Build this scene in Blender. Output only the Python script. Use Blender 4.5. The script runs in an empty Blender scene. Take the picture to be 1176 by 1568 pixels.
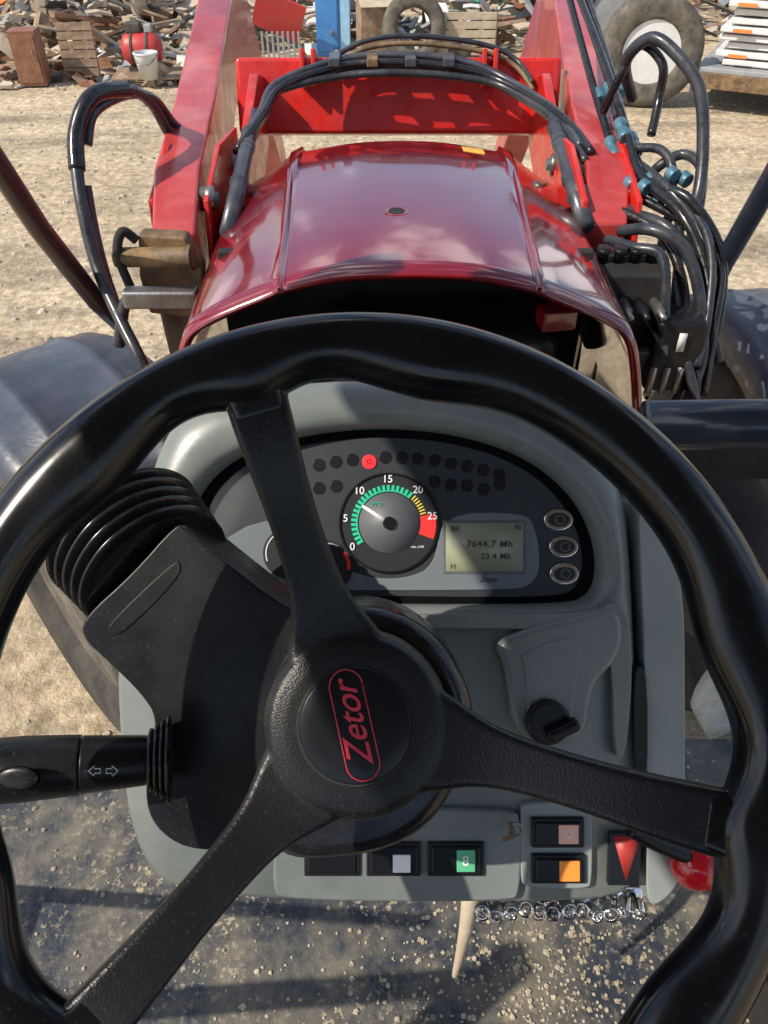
import bpy, bmesh, math, random
from mathutils import Vector, Matrix
from math import radians, sin, cos, pi
random.seed(7)
scene=bpy.context.scene
scene.view_settings.view_transform='Standard'
try: scene.view_settings.look='None'
except Exception: pass
scene.view_settings.exposure=0
COL=scene.collection

# ------------------------------------------------------------ materials
def mat(name,c1,rough=.5,c2=None,scale=8,metal=0,bump=0,bscale=60,coat=0,emit=None,estr=0,kind='noise',rvar=0,spec=.5,dust=0,dustc=(.30,.26,.2)):
    m=bpy.data.materials.new(name); m.use_nodes=True
    nt=m.node_tree; b=nt.nodes['Principled BSDF']
    b.inputs['Roughness'].default_value=rough; b.inputs['Metallic'].default_value=metal
    b.inputs['Specular IOR Level'].default_value=spec
    b.inputs['Coat Weight'].default_value=coat; b.inputs['Coat Roughness'].default_value=.05
    tc=nt.nodes.new('ShaderNodeTexCoord')
    if c2 is None: c2=tuple(min(1,x*1.25+.002) for x in c1)
    n=nt.nodes.new('ShaderNodeTexNoise'); n.inputs['Scale'].default_value=scale; n.inputs['Detail'].default_value=5; n.inputs['Roughness'].default_value=.65
    nt.links.new(tc.outputs['Object'],n.inputs['Vector'])
    r=nt.nodes.new('ShaderNodeValToRGB'); r.color_ramp.elements[0].position=.38; r.color_ramp.elements[1].position=.64
    r.color_ramp.elements[0].color=(*c1,1); r.color_ramp.elements[1].color=(*c2,1)
    nt.links.new(n.outputs['Fac'],r.inputs['Fac']); last=r.outputs['Color']
    if dust:
        dn=nt.nodes.new('ShaderNodeTexNoise'); dn.inputs['Scale'].default_value=420; dn.inputs['Detail'].default_value=2
        dl=nt.nodes.new('ShaderNodeTexNoise'); dl.inputs['Scale'].default_value=14; dl.inputs['Detail'].default_value=5
        nt.links.new(tc.outputs['Object'],dn.inputs['Vector']); nt.links.new(tc.outputs['Object'],dl.inputs['Vector'])
        dr=nt.nodes.new('ShaderNodeValToRGB'); dr.color_ramp.elements[0].position=.60; dr.color_ramp.elements[1].position=.74
        nt.links.new(dn.outputs['Fac'],dr.inputs['Fac'])
        dr2=nt.nodes.new('ShaderNodeValToRGB'); dr2.color_ramp.elements[0].position=.42; dr2.color_ramp.elements[1].position=.72
        nt.links.new(dl.outputs['Fac'],dr2.inputs['Fac'])
        ad=nt.nodes.new('ShaderNodeMath'); ad.operation='MAXIMUM'; nt.links.new(dr.outputs['Color'],ad.inputs[0])
        m5=nt.nodes.new('ShaderNodeMath'); m5.operation='MULTIPLY'; m5.inputs[1].default_value=.35; nt.links.new(dr2.outputs['Color'],m5.inputs[0]); nt.links.new(m5.outputs[0],ad.inputs[1])
        ml=nt.nodes.new('ShaderNodeMath'); ml.operation='MULTIPLY'; ml.inputs[1].default_value=dust; nt.links.new(ad.outputs[0],ml.inputs[0])
        mx=nt.nodes.new('ShaderNodeMix'); mx.data_type='RGBA'; nt.links.new(ml.outputs[0],mx.inputs['Factor']); nt.links.new(last,mx.inputs['A']); mx.inputs['B'].default_value=(*dustc,1)
        last=mx.outputs['Result']
    nt.links.new(last,b.inputs['Base Color'])
    if rvar:
        mr=nt.nodes.new('ShaderNodeMapRange'); mr.inputs['From Min'].default_value=.35; mr.inputs['From Max'].default_value=.65
        mr.inputs['To Min'].default_value=max(.02,rough-rvar); mr.inputs['To Max'].default_value=min(1,rough+rvar)
        n3=nt.nodes.new('ShaderNodeTexNoise'); n3.inputs['Scale'].default_value=scale*3; n3.inputs['Detail'].default_value=4
        nt.links.new(tc.outputs['Object'],n3.inputs['Vector'])
        nt.links.new(n3.outputs['Fac'],mr.inputs['Value']); nt.links.new(mr.outputs['Result'],b.inputs['Roughness'])
    if bump:
        bp=nt.nodes.new('ShaderNodeBump'); bp.inputs['Strength'].default_value=bump; bp.inputs['Distance'].default_value=.6/bscale
        if kind=='voronoi':
            v=nt.nodes.new('ShaderNodeTexVoronoi'); v.inputs['Scale'].default_value=bscale; out=v.outputs['Distance']
        else:
            v=nt.nodes.new('ShaderNodeTexNoise'); v.inputs['Scale'].default_value=bscale; v.inputs['Detail'].default_value=4; out=v.outputs['Fac']
        nt.links.new(tc.outputs['Object'],v.inputs['Vector'])
        nt.links.new(out,bp.inputs['Height']); nt.links.new(bp.outputs['Normal'],b.inputs['Normal'])
    if emit:
        b.inputs['Emission Color'].default_value=(*emit,1); b.inputs['Emission Strength'].default_value=estr
    return m
M_rim=mat('soft_black_grip',(.004,.005,.007),.20,(.007,.008,.010),12,rvar=.06,spec=.45,dust=.05)
M_leather=mat('grained_black_plastic',(.006,.007,.009),.38,(.010,.011,.013),20,bump=.22,bscale=900,kind='voronoi',dust=.06,spec=.38)
M_black=mat('black_plastic',(.006,.007,.009),.36,(.010,.011,.013),15,bump=.06,bscale=1100,rvar=.05,dust=.11,spec=.32)
M_blackmat=mat('matt_black',(.009,.009,.010),.8,dust=.2)
M_rubber=mat('black_rubber',(.008,.008,.010),.24,(.016,.016,.018),30,rvar=.1,dust=.08)
M_hose=mat('hose_rubber',(.011,.014,.022),.34,(.028,.033,.043),25,rvar=.12,dust=.3)
M_dash=mat('grey_green_plastic',(.145,.168,.164),.34,(.20,.224,.218),9,bump=.08,bscale=900,rvar=.08,dust=.22)
M_dash2=mat('light_grey_green_plastic',(.24,.27,.262),.34,(.30,.33,.32),7,bump=.08,bscale=900,rvar=.08,dust=.22)
M_bezel=mat('bezel_black',(.007,.008,.010),.3,spec=.35)
M_face=mat('cluster_face',(.028,.034,.042),.45,(.034,.04,.048),5,dust=.05)
M_face2=mat('cluster_strip_grey',(.15,.175,.20),.4,(.18,.205,.23),5)
M_dial=mat('dial_black',(.014,.016,.02),.5)
M_dialg=mat('dial_grey',(.10,.108,.12),.5)
M_lampoff=mat('lamp_unlit',(.010,.010,.013),.3)
M_lampon=mat('lamp_lit_red',(.9,.02,.02),.4,emit=(1,.02,.03),estr=1.2)
M_green=mat('tick_green',(.02,.52,.30),.5)
M_red=mat('tick_red',(.75,.03,.03),.5)
M_yel=mat('tick_yellow',(.75,.6,.08),.5)
M_white=mat('white_print',(.78,.79,.79),.5)
M_lcd=mat('lcd_glass',(.30,.32,.22),.3,(.34,.36,.26),12)
M_lcdt=mat('lcd_digit',(.05,.055,.045),.5)
M_chrome=mat('chrome',(.85,.86,.88),.12,metal=1)
M_steel=mat('worn_steel',(.35,.34,.33),.35,(.22,.2,.18),20,metal=.8,bump=.1,bscale=80)
M_cyl=mat('cylinder_grey',(.05,.055,.07),.32,(.085,.09,.105),14,metal=.3,dust=.25)
M_logo=mat('logo_red',(.55,.03,.06),.45)
M_orange=mat('rocker_orange',(.95,.27,.04),.4)
M_beige=mat('rocker_beige',(.8,.45,.34),.4)
M_grn2=mat('rocker_green',(.10,.45,.24),.4)
M_redg=mat('glossy_red_plastic',(.6,.01,.02),.15,coat=.6)
M_hood=mat('hood_red_paint',(.165,.003,.009),.17,(.215,.005,.012),3,coat=1,bump=.012,bscale=9,rvar=.05,spec=.75,dust=.08)
M_load=mat('loader_red_paint',(.62,.016,.007),.34,(.46,.012,.010),7,coat=.3,bump=.08,bscale=30,rvar=.1,dust=.12)
M_loadf=mat('loader_faded_red',(.34,.022,.022),.34,(.50,.06,.055),4,coat=.35,bump=.08,bscale=30,rvar=.1,dust=.16)
M_fender=mat('fender_plastic',(.030,.042,.066),.40,(.055,.07,.10),5,bump=.1,bscale=60,rvar=.1,dust=.25)
M_tyre=mat('tyre_rubber',(.022,.021,.02),.8,(.06,.052,.042),9,bump=.3,bscale=25)
M_tyred=mat('dusty_tyre_rubber',(.07,.062,.05),.85,(.16,.14,.11),7,bump=.3,bscale=25)
M_roof=mat('cab_liner',(.12,.12,.125),.9)
M_cabp=mat('cab_dark_paint',(.020,.027,.042),.25,coat=.4,dust=.06)
M_strut=mat('dark_maroon_paint',(.035,.012,.015),.3,(.025,.015,.016),8,coat=.3,dust=.1)
M_brown=mat('rusty_bracket',(.10,.065,.035),.6,(.24,.15,.07),18,bump=.2,bscale=50)
M_teal=mat('teal_coupling',(.06,.15,.20),.35,(.10,.22,.28),30,metal=.3,dust=.3)
M_wood=mat('weathered_wood',(.20,.13,.08),.8,(.36,.26,.17),6,bump=.2,bscale=30)
M_wood2=mat('pale_wood',(.42,.33,.23),.8,(.52,.44,.33),5,bump=.2,bscale=30)
M_rust=mat('rust',(.20,.085,.045),.75,(.30,.15,.08),8,bump=.2,bscale=30)
M_brownpaint=mat('brown_paint',(.22,.085,.05),.6,(.30,.14,.09),5,dust=.3)
M_wpaint=mat('white_paint',(.62,.62,.60),.5,(.74,.74,.72),4,dust=.2)
M_gpaint=mat('grey_paint',(.24,.25,.26),.55,(.34,.34,.34),6)
M_darkj=mat('dark_scrap',(.035,.033,.03),.7,(.09,.08,.065),9)
M_blue=mat('blue_paint',(.05,.20,.50),.4,(.07,.27,.6),4,dust=.1)
M_lblue=mat('pale_blue_paint',(.28,.5,.7),.4)
M_jred=mat('junk_red',(.5,.03,.03),.45,(.40,.05,.04),6,dust=.2)
M_jgreen=mat('junk_green',(.05,.28,.15),.5)
M_orng=mat('orange_paint',(.75,.2,.04),.5)
M_yelpatch=mat('patch_yellow',(.75,.42,.06),.4)

# ------------------------------------------------------------ helpers
def empty(name,loc=(0,0,0)):
    e=bpy.data.objects.new(name,None); e.empty_display_size=.1; COL.objects.link(e); e.location=loc
    return e
def add(name,me,m,parent=None,M=None,smooth=True):
    o=bpy.data.objects.new(name,me); COL.objects.link(o)
    if m: me.materials.append(m)
    for p in me.polygons: p.use_smooth=smooth
    if M is not None: o.matrix_world=M
    if parent is not None:
        o.parent=parent; o.matrix_parent_inverse=Matrix.Translation(parent.location).inverted()
    return o
def wn(o,bev=0,seg=3):
    if bev:
        b=o.modifiers.new('b','BEVEL'); b.width=bev; b.segments=seg; b.limit_method='ANGLE'; b.angle_limit=radians(35)
    w=o.modifiers.new('w','WEIGHTED_NORMAL'); w.keep_sharp=True
def pyd(name,v,f,m,parent=None,M=None,smooth=True,bev=0):
    me=bpy.data.meshes.new(name); me.from_pydata([tuple(x) for x in v],[],f); me.validate()
    bm=bmesh.new(); bm.from_mesh(me); bmesh.ops.recalc_face_normals(bm,faces=bm.faces); bm.to_mesh(me); bm.free()
    o=add(name,me,m,parent,M,smooth)
    if bev: wn(o,bev)
    return o
def prism(name,pts,w0,w1,m,parent=None,M=None,bev=.002):
    n=len(pts)
    v=[(p[0],p[1],w0) for p in pts]+[(p[0],p[1],w1) for p in pts]
    f=[list(range(n))[::-1],[n+i for i in range(n)]]+[[i,(i+1)%n,n+(i+1)%n,n+i] for i in range(n)]
    return pyd(name,v,f,m,parent,M,True,bev)
def chaikin(p,it=2,closed=True):
    for _ in range(it):
        q=[]
        n=len(p)
        for i in range(n if closed else n-1):
            a=p[i];b=p[(i+1)%n]
            q.append(tuple(a[k]*.75+b[k]*.25 for k in range(len(a)))); q.append(tuple(a[k]*.25+b[k]*.75 for k in range(len(a))))
        if not closed: q=[p[0]]+q+[p[-1]]
        p=q
    return p
def box(name,c,s,m,parent=None,rot=(0,0,0),bev=.004,M=None):
    x,y,z=s[0]/2,s[1]/2,s[2]/2
    v=[(a*x,b*y,d*z) for a in(-1,1) for b in(-1,1) for d in(-1,1)]
    f=[(0,1,3,2),(4,6,7,5),(0,4,5,1),(2,3,7,6),(0,2,6,4),(1,5,7,3)]
    R=Matrix.Translation(c)@Matrix.Rotation(rot[2],4,'Z')@Matrix.Rotation(rot[1],4,'Y')@Matrix.Rotation(rot[0],4,'X')
    if M is not None: R=M@R
    return pyd(name,v,f,m,parent,R,True,bev)
def spline3(p,n=8):
    p=[Vector(q) for q in p]; out=[]
    for i in range(len(p)-1):
        a=p[max(i-1,0)];b=p[i];c=p[i+1];d=p[min(i+2,len(p)-1)]
        for k in range(n):
            t=k/n
            out.append(.5*((2*b)+(c-a)*t+(2*a-5*b+4*c-d)*t*t+(3*b-a-3*c+d)*t**3))
    out.append(p[-1]); return out
def tube(name,pts,r,m,parent=None,M=None,seg=12,smoothpath=True,rf=None,n=8):
    P=spline3(pts,n) if smoothpath else [Vector(q) for q in pts]
    v=[];f=[]
    prev=None
    for i,p in enumerate(P):
        t=(P[min(i+1,len(P)-1)]-P[max(i-1,0)]).normalized()
        if prev is None: a=t.orthogonal().normalized()
        else: a=(prev-t*prev.dot(t)).normalized()
        prev=a; b=t.cross(a)
        rr=r*(rf(i/(len(P)-1)) if rf else 1)
        for k in range(seg):
            an=2*pi*k/seg; v.append(p+(a*cos(an)+b*sin(an))*rr)
    for i in range(len(P)-1):
        for k in range(seg):
            f.append((i*seg+k,i*seg+(k+1)%seg,(i+1)*seg+(k+1)%seg,(i+1)*seg+k))
    f.append(list(range(seg))[::-1]); f.append([(len(P)-1)*seg+k for k in range(seg)])
    return pyd(name,v,f,m,parent,M)
def lathe(name,prof,m,parent=None,M=None,seg=48,caps=True):
    v=[];f=[];n=len(prof)
    for r,z in prof:
        for k in range(seg):
            a=2*pi*k/seg; v.append((r*cos(a),r*sin(a),z))
    for i in range(n-1):
        for k in range(seg):
            f.append((i*seg+k,i*seg+(k+1)%seg,(i+1)*seg+(k+1)%seg,(i+1)*seg+k))
    if caps:
        f.append(list(range(seg))[::-1]); f.append([(n-1)*seg+k for k in range(seg)])
    o=pyd(name,v,f,m,parent,M)
    wn(o)
    return o
def text(name,s,size,m,parent,M,shear=0,off=0,ext=.0002,space=1,align='CENTER'):
    c=bpy.data.curves.new(name,'FONT'); c.body=s; c.size=size; c.shear=shear; c.offset=off; c.extrude=ext
    c.align_x=align; c.align_y='CENTER'; c.space_character=space
    t=bpy.data.objects.new(name+'_tmp',c); COL.objects.link(t)
    bpy.context.view_layer.update()
    dg=bpy.context.evaluated_depsgraph_get()
    me=bpy.data.meshes.new_from_object(t.evaluated_get(dg)); bpy.data.objects.remove(t)
    me.materials.clear()
    return add(name,me,m,parent,M,False)
def align(a,b):
    a=Vector(a);b=Vector(b); z=(b-a).normalized()
    return Matrix.Translation(a)@z.to_track_quat('Z','Y').to_matrix().to_4x4()

# ------------------------------------------------------------ camera
cam=bpy.data.cameras.new('camera'); co=bpy.data.objects.new('camera',cam); COL.objects.link(co)
PITCH=radians(41)
co.location=(0,0,2.4); co.rotation_euler=(radians(90)-PITCH,0,0)
cam.sensor_fit='VERTICAL'; cam.sensor_height=36; cam.lens=18/(784/1178); cam.clip_start=.02; cam.clip_end=2000
scene.camera=co

# ------------------------------------------------------------ world & sun
w=bpy.data.worlds.new('World'); scene.world=w; w.use_nodes=True
nt=w.node_tree; bg=nt.nodes['Background']
sky=nt.nodes.new('ShaderNodeTexSky'); sky.sky_type='NISHITA'; sky.sun_disc=False
sd=Vector((-.64,-.30,.71)).normalized()
sky.sun_elevation=math.asin(sd.z); sky.sun_rotation=math.atan2(sd.x,sd.y); sky.ozone_density=2.5
tc=nt.nodes.new('ShaderNodeTexCoord')
mp=nt.nodes.new('ShaderNodeMapping'); mp.inputs['Scale'].default_value=(1,1,2.0); mp.inputs['Location'].default_value=(1.7,.6,.35)
no=nt.nodes.new('ShaderNodeTexNoise'); no.inputs['Scale'].default_value=4.2; no.inputs['Detail'].default_value=7; no.inputs['Roughness'].default_value=.5
rp=nt.nodes.new('ShaderNodeValToRGB'); rp.color_ramp.elements[0].position=.53; rp.color_ramp.elements[1].position=.61
mx=nt.nodes.new('ShaderNodeMix'); mx.data_type='RGBA'
mx.inputs['B'].default_value=(10,10,10.3,1)
nt.links.new(tc.outputs['Generated'],mp.inputs['Vector']); nt.links.new(mp.outputs['Vector'],no.inputs['Vector'])
nt.links.new(no.outputs['Fac'],rp.inputs['Fac']); nt.links.new(rp.outputs['Color'],mx.inputs['Factor'])
nt.links.new(sky.outputs['Color'],mx.inputs['A']); nt.links.new(mx.outputs['Result'],bg.inputs['Color'])
bg.inputs['Strength'].default_value=.15
sl=bpy.data.lights.new('sun','SUN'); so=bpy.data.objects.new('sun',sl); COL.objects.link(so)
sl.energy=5; sl.angle=radians(.5); sl.color=(1,.91,.78)
so.rotation_euler=sd.to_track_quat('Z','Y').to_euler(); so.location=(-5,-3,8)

# ------------------------------------------------------------ ground
gm=bpy.data.materials.new('gravel_ground'); gm.use_nodes=True; nt=gm.node_tree; b=nt.nodes['Principled BSDF']; b.inputs['Roughness'].default_value=.9
tc=nt.nodes.new('ShaderNodeTexCoord')
def nz(sc,det=6,src=None):
    n=nt.nodes.new('ShaderNodeTexNoise'); n.inputs['Scale'].default_value=sc; n.inputs['Detail'].default_value=det; n.inputs['Roughness'].default_value=.7
    nt.links.new(src or tc.outputs['Object'],n.inputs['Vector']); return n
def ramp(src,p0,c0,p1,c1):
    r=nt.nodes.new('ShaderNodeValToRGB'); r.color_ramp.elements[0].position=p0; r.color_ramp.elements[1].position=p1
    r.color_ramp.elements[0].color=c0; r.color_ramp.elements[1].color=c1; nt.links.new(src,r.inputs['Fac']); return r
def mul(a,b_,fac):
    m=nt.nodes.new('ShaderNodeMix'); m.data_type='RGBA'; m.blend_type='MULTIPLY'; m.inputs['Factor'].default_value=fac
    nt.links.new(a,m.inputs['A']); nt.links.new(b_,m.inputs['B']); return m.outputs['Result']
n1=nz(.7); r1=ramp(n1.outputs['Fac'],.4,(.60,.475,.31,1),.62,(.76,.62,.43,1))
n2=nz(14); r2=ramp(n2.outputs['Fac'],.36,(.52,.48,.42,1),.58,(1,1,1,1))
o1=mul(r1.outputs['Color'],r2.outputs['Color'],.8)
vo=nt.nodes.new('ShaderNodeTexVoronoi'); vo.inputs['Scale'].default_value=22; nt.links.new(tc.outputs['Object'],vo.inputs['Vector'])
r3=ramp(vo.outputs['Color'],.1,(.65,.65,.65,1),.9,(1.1,1.1,1.1,1))
o2=mul(o1,r3.outputs['Color'],.75)
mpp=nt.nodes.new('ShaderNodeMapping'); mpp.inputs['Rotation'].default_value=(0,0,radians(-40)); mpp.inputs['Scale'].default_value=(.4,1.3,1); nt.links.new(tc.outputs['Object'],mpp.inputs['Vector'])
n6=nz(1.1,6,mpp.outputs['Vector']); r6=ramp(n6.outputs['Fac'],.36,(.48,.47,.49,1),.52,(1,1,1,1))  # dark diagonal bands in the colour: tyre tracks and painted shadow streaks
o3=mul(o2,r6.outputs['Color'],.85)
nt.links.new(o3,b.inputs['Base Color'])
bp=nt.nodes.new('ShaderNodeBump'); bp.inputs['Strength'].default_value=1; bp.inputs['Distance'].default_value=.05
n4=nz(6,8); nt.links.new(n4.outputs['Fac'],bp.inputs['Height']); nt.links.new(bp.outputs['Normal'],b.inputs['Normal'])
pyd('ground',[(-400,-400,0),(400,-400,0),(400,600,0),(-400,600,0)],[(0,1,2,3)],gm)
def stones(name,n,xr,yr,z,smin,smax,m,seed=1,ctr=None):
    rnd=random.Random(seed); v=[];f=[]
    for _ in range(n):
        x=rnd.uniform(*xr);y=rnd.uniform(*yr);s=rnd.uniform(smin,smax)*rnd.choice([1,1,1.6])
        if ctr and rnd.random()<.6: x=rnd.gauss(ctr[0],ctr[2]); y=rnd.gauss(ctr[1],ctr[2])
        k=len(v); a=rnd.uniform(0,6)
        base=[(cos(a+i*pi/2.5)*s*rnd.uniform(.7,1.2),sin(a+i*pi/2.5)*s*rnd.uniform(.7,1.2)) for i in range(5)]
        for bx,by in base: v.append((x+bx,y+by,z))
        for bx,by in base: v.append((x+bx*.6,y+by*.6,z+s*rnd.uniform(.3,.7)))
        for i in range(5): f.append((k+i,k+(i+1)%5,k+5+(i+1)%5,k+5+i))
        f.append([k+5+i for i in range(5)])
    me=bpy.data.meshes.new(name); me.from_pydata(v,[],f)
    return add(name,me,m,None,None,False)
M_stone=mat('stone',(.30,.25,.18),.9,(.52,.45,.34),3)
stones('loose_stones',7000,(-7,7),(1,16),0,.005,.022,M_stone)

# ------------------------------------------------------------ dashboard
A=Vector((0,.4679,1.9932))
R=Vector((1,0,0)); U=Vector((0,.6561,.7547)); N=Vector((0,-.7547,.6561))
def frame(o=A):
    return Matrix(((R.x,U.x,N.x,o.x),(R.y,U.y,N.y,o.y),(R.z,U.z,N.z,o.z),(0,0,0,1)))
MD=frame()
def q(pts,d=.62):           # panel drawing units -> metres on the tilted dashboard
    k=d/1178
    return [((a-588)*k,(784-b_)*k) for a,b_ in pts]
dash=empty('dashboard',A)
outer=[(172,1060),(178,960),(200,820),(232,700),(262,640),(330,602),(440,583),(560,576),(680,584),(790,607),(875,648),(935,705),(962,765),(972,850),(978,1000),(985,1330),(970,1372),(900,1386),(700,1388),(400,1384),(262,1366),(222,1335),(190,1255)]
inner=[(291,800),(300,758),(340,712),(400,682),(480,662),(580,653),(680,660),(770,683),(840,720),(890,773),(914,830),(918,880),(906,912),(880,926),(700,928),(500,926),(340,915),(300,885)]
def radial(poly,c,n=160):
    poly=chaikin(poly,2); out=[]
    for i in range(n):
        a=2*pi*i/n; dx,dy=cos(a),sin(a); best=0
        for j in range(len(poly)):
            x1,y1=poly[j][0]-c[0],poly[j][1]-c[1]; x2,y2=poly[(j+1)%len(poly)][0]-c[0],poly[(j+1)%len(poly)][1]-c[1]
            ex,ey=x2-x1,y2-y1; den=dx*ey-dy*ex
            if abs(den)<1e-9: continue
            t=(x1*ey-y1*ex)/den; s=(x1*dy-y1*dx)/den
            if t>0 and -1e-6<=s<=1+1e-6: best=max(best,t)
        out.append(best)
    return out
C0=(600,800); ro=radial(outer,C0); ri=radial(inner,C0); n=len(ro)
loops=[(lambda i:ro[i],-.22),(lambda i:ro[i],-.020),(lambda i:ro[i]-4,-.006),(lambda i:ro[i]-12,.004),(lambda i:ro[i]-24,.011),(lambda i:ro[i]-(ro[i]-ri[i])*.55,.015),(lambda i:ri[i]+20,.014),(lambda i:ri[i]+7,.009),(lambda i:ri[i],.001),(lambda i:ri[i],-.02)]
v=[];f=[]
for fn,wz in loops:
    for i in range(n):
        a=2*pi*i/n; r=fn(i); k=.62/1178
        v.append(((C0[0]+r*cos(a)-588)*k,(784-C0[1]-r*sin(a))*k,wz))
for L in range(len(loops)-1):
    for i in range(n): f.append((L*n+i,L*n+(i+1)%n,(L+1)*n+(i+1)%n,(L+1)*n+i))
o=pyd('dash_shell',v,f,M_dash,dash,MD)
prism('cluster_bezel',q([(600+(ri[i]+3)*cos(2*pi*i/n),800+(ri[i]+3)*sin(2*pi*i/n)) for i in range(n)]),-.03,-.012,M_bezel,dash,MD,0)
prism('cluster_face',q([(600+(ri[i]*.95-4)*cos(2*pi*i/n),800+(ri[i]*.93-3)*sin(2*pi*i/n)) for i in range(n)]),-.0118,-.010,M_face,dash,MD,.0008)
prism('cluster_strip',q(chaikin([(300,905),(300,850),(420,780),(500,860),(560,886),(620,888),(668,868),(676,786),(806,784),(824,808),(832,868),(818,898),(780,906)],2)),-.010,-.0092,M_face2,dash,MD,.0004)
def disc(name,c,r,w0,w1,m,seg=48,parent=dash,d=.62,bev=0,inner_r=0,a0=0,a1=360):
    k=d/1178; cx,cy=(c[0]-588)*k,(784-c[1])*k; rr=r*k; ir=inner_r*k
    full=abs(a1-a0)>=360
    ns=seg if full else max(3,int(seg*abs(a1-a0)/360))
    vv=[];ff=[]
    if inner_r==0:
        pts=[(cx+rr*cos(2*pi*i/seg),cy+rr*sin(2*pi*i/seg)) for i in range(seg)]
        return prism(name,pts,w0,w1,m,parent,MD,bev)
    m_=ns if full else ns+1
    for i in range(m_):
        a=radians(a0+(a1-a0)*i/ns)
        for rad,ww in((ir,w0),(rr,w0),(rr,w1),(ir,w1)): vv.append((cx+rad*cos(a),cy+rad*sin(a),ww))
    for i in range(ns):
        j=(i+1)%m_
        for s in range(4): ff.append((i*4+s,i*4+(s+1)%4,j*4+(s+1)%4,j*4+s))
    return pyd(name,vv,ff,m,parent,MD,False)
TC=(596,801)
disc('tachometer_face',TC,77,-.0105,-.0086,M_dial,bev=.0005)
disc('tachometer_centre',TC,47,-.0086,-.0082,M_dialg)
disc('tachometer_rim',TC,78,-.0105,-.0074,M_bezel,inner_r=75)
vals=[(0,213),(5,174),(10,133),(15,92),(20,49),(25,9)]
def tick_mesh(name,c,r0,r1,angs,wd,m):
    k=.62/1178; vv=[];ff=[]
    for a in angs:
        ca,sa=cos(radians(a)),sin(radians(a))
        for rad,s in((r0,-wd),(r1,-wd),(r1,wd),(r0,wd)):
            vv.append(((c[0]-588+rad*ca-s*sa)*k,(784-c[1]+rad*sa+s*ca)*k,-.0079))
        b0=len(vv)-4; ff.append((b0,b0+1,b0+2,b0+3))
    pyd(name,vv,ff,m,dash,MD,False)
tick_mesh('green_ticks',TC,49,59,[213-i*7.6 for i in range(22)],2.3,M_green)
disc('green_scale',TC,51,-.0086,-.0080,M_green,inner_r=49,a0=52,a1=213)
tick_mesh('yellow_ticks',TC,50,59,[46-i*5 for i in range(7)],1.0,M_yel)
disc('red_scale',TC,73,-.0086,-.0079,M_red,inner_r=49,a0=-20,a1=12)
for i,(val,a) in enumerate(vals):
    k=.62/1178; rr=68
    M=MD@Matrix.Translation(((TC[0]-588+rr*cos(radians(a)))*k,(784-TC[1]+rr*sin(radians(a)))*k,-.0077))
    text('dial_number_%d'%val,str(val),.0086,M_white,dash,M,off=.00006)
text('dial_unit','min x100',.0028,M_white,dash,MD@Matrix.Translation(((640-588)*.000526,(784-838)*.000526,-.0077)))
text('dial_label','PTO',.0045,M_green,dash,MD@Matrix.Translation(((577-588)*.000526,(784-772)*.000526,-.0077)))
prism('tach_needle',q([(594,804),(598,798),(556,773),(553,776)]),-.0066,-.0062,M_white,dash,MD,0)
disc('tach_needle_hub',TC,10,-.0082,-.0055,M_bezel,bev=.0006)
for nm,c in(('fuel_gauge',(440,848)),('temperature_gauge',(500,868))):
    disc(nm,c,40,-.0092,-.0084,M_dial,bev=.0003); disc(nm+'_red',c,36,-.0084,-.0080,M_red,inner_r=31,a0=-10,a1=40)
    disc(nm+'_scale',c,36,-.0084,-.0080,M_white,inner_r=34.5,a0=60,a1=200)
prism('lcd_frame',q([(680,797),(808,797),(808,880),(680,880)]),-.0095,-.0086,M_dialg,dash,MD,.0004)
prism('lcd_screen',q([(684,801),(804,801),(804,876),(684,876)]),-.009,-.0082,M_lcd,dash,MD,0)
def dtext(nm,s,x,y,size,m,**kw): text(nm,s,size,m,dash,MD@Matrix.Translation(((x-588)*.000526,(784-y)*.000526,kw.pop('w',-.0080))),**kw)
dtext('lcd_line','7644.7 Mh',752,834,.0078,M_lcdt,space=1.15,off=.00005)
dtext('lcd_line','23.4 Mh',762,853,.0068,M_lcdt,space=1.12,off=.00005)
dtext('lcd_mark','H',695,869,.006,M_lcdt); dtext('lcd_mark','SH',697,810,.006,M_lcdt); dtext('lcd_mark','N',797,808,.006,M_lcdt)
dtext('cluster_badge','Zetor',750,889,.0062,M_lcdt,shear=.4,w=-.0089)
for i,(x,y) in enumerate([(487,711),(513,706),(539,703),(590,699),(616,700),(641,701),(667,704),(692,709),(717,713),(742,719),(767,726),(487,747),(514,744),(667,737),(692,742),(717,743),(743,749),(768,741)]):
    disc('indicator_lamp_%d'%i,(x,y),10,-.0105,-.0094,M_lampoff,seg=20,bev=.0003)
disc('indicator_lamp_lit',(565,706),11,-.0105,-.0086,M_lampon,seg=20,bev=.0004)
disc('indicator_lamp_mark',(565,706),4,-.0086,-.0083,M_lampoff,seg=12,inner_r=2.5)
for i,(x,y) in enumerate([(859,796),(867,838),(868,880)]):
    for nm,a,b_,w0,w1,mm in(('button_ring',23,17,-.0105,-.0075,M_chrome),('button_cap',17,11,-.009,-.0070,M_dial)):
        pts=q([(x+a*cos(t*pi/16),y+b_*sin(t*pi/16)) for t in range(32)])
        prism('%s_%d'%(nm,i),pts,w0,w1,mm,dash,MD,.0012 if nm=='button_ring' else .0006)
    disc('button_mark_%d'%i,(x+2,y),8,-.0070,-.0067,M_dialg,inner_r=6)
prism('lower_moulding',q(chaikin([(750,985),(775,962),(880,935),(928,925),(944,950),(938,1000),(896,1040),(888,1130),(780,1130),(768,1010)],2)),.0,.023,M_dash,dash,MD,.006)
prism('lower_pocket',q(chaikin([(786,992),(868,962),(880,990),(868,1050),(862,1122),(802,1122),(796,1010)],2)),.021,.0240,M_dash,dash,MD,.0012)
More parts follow.
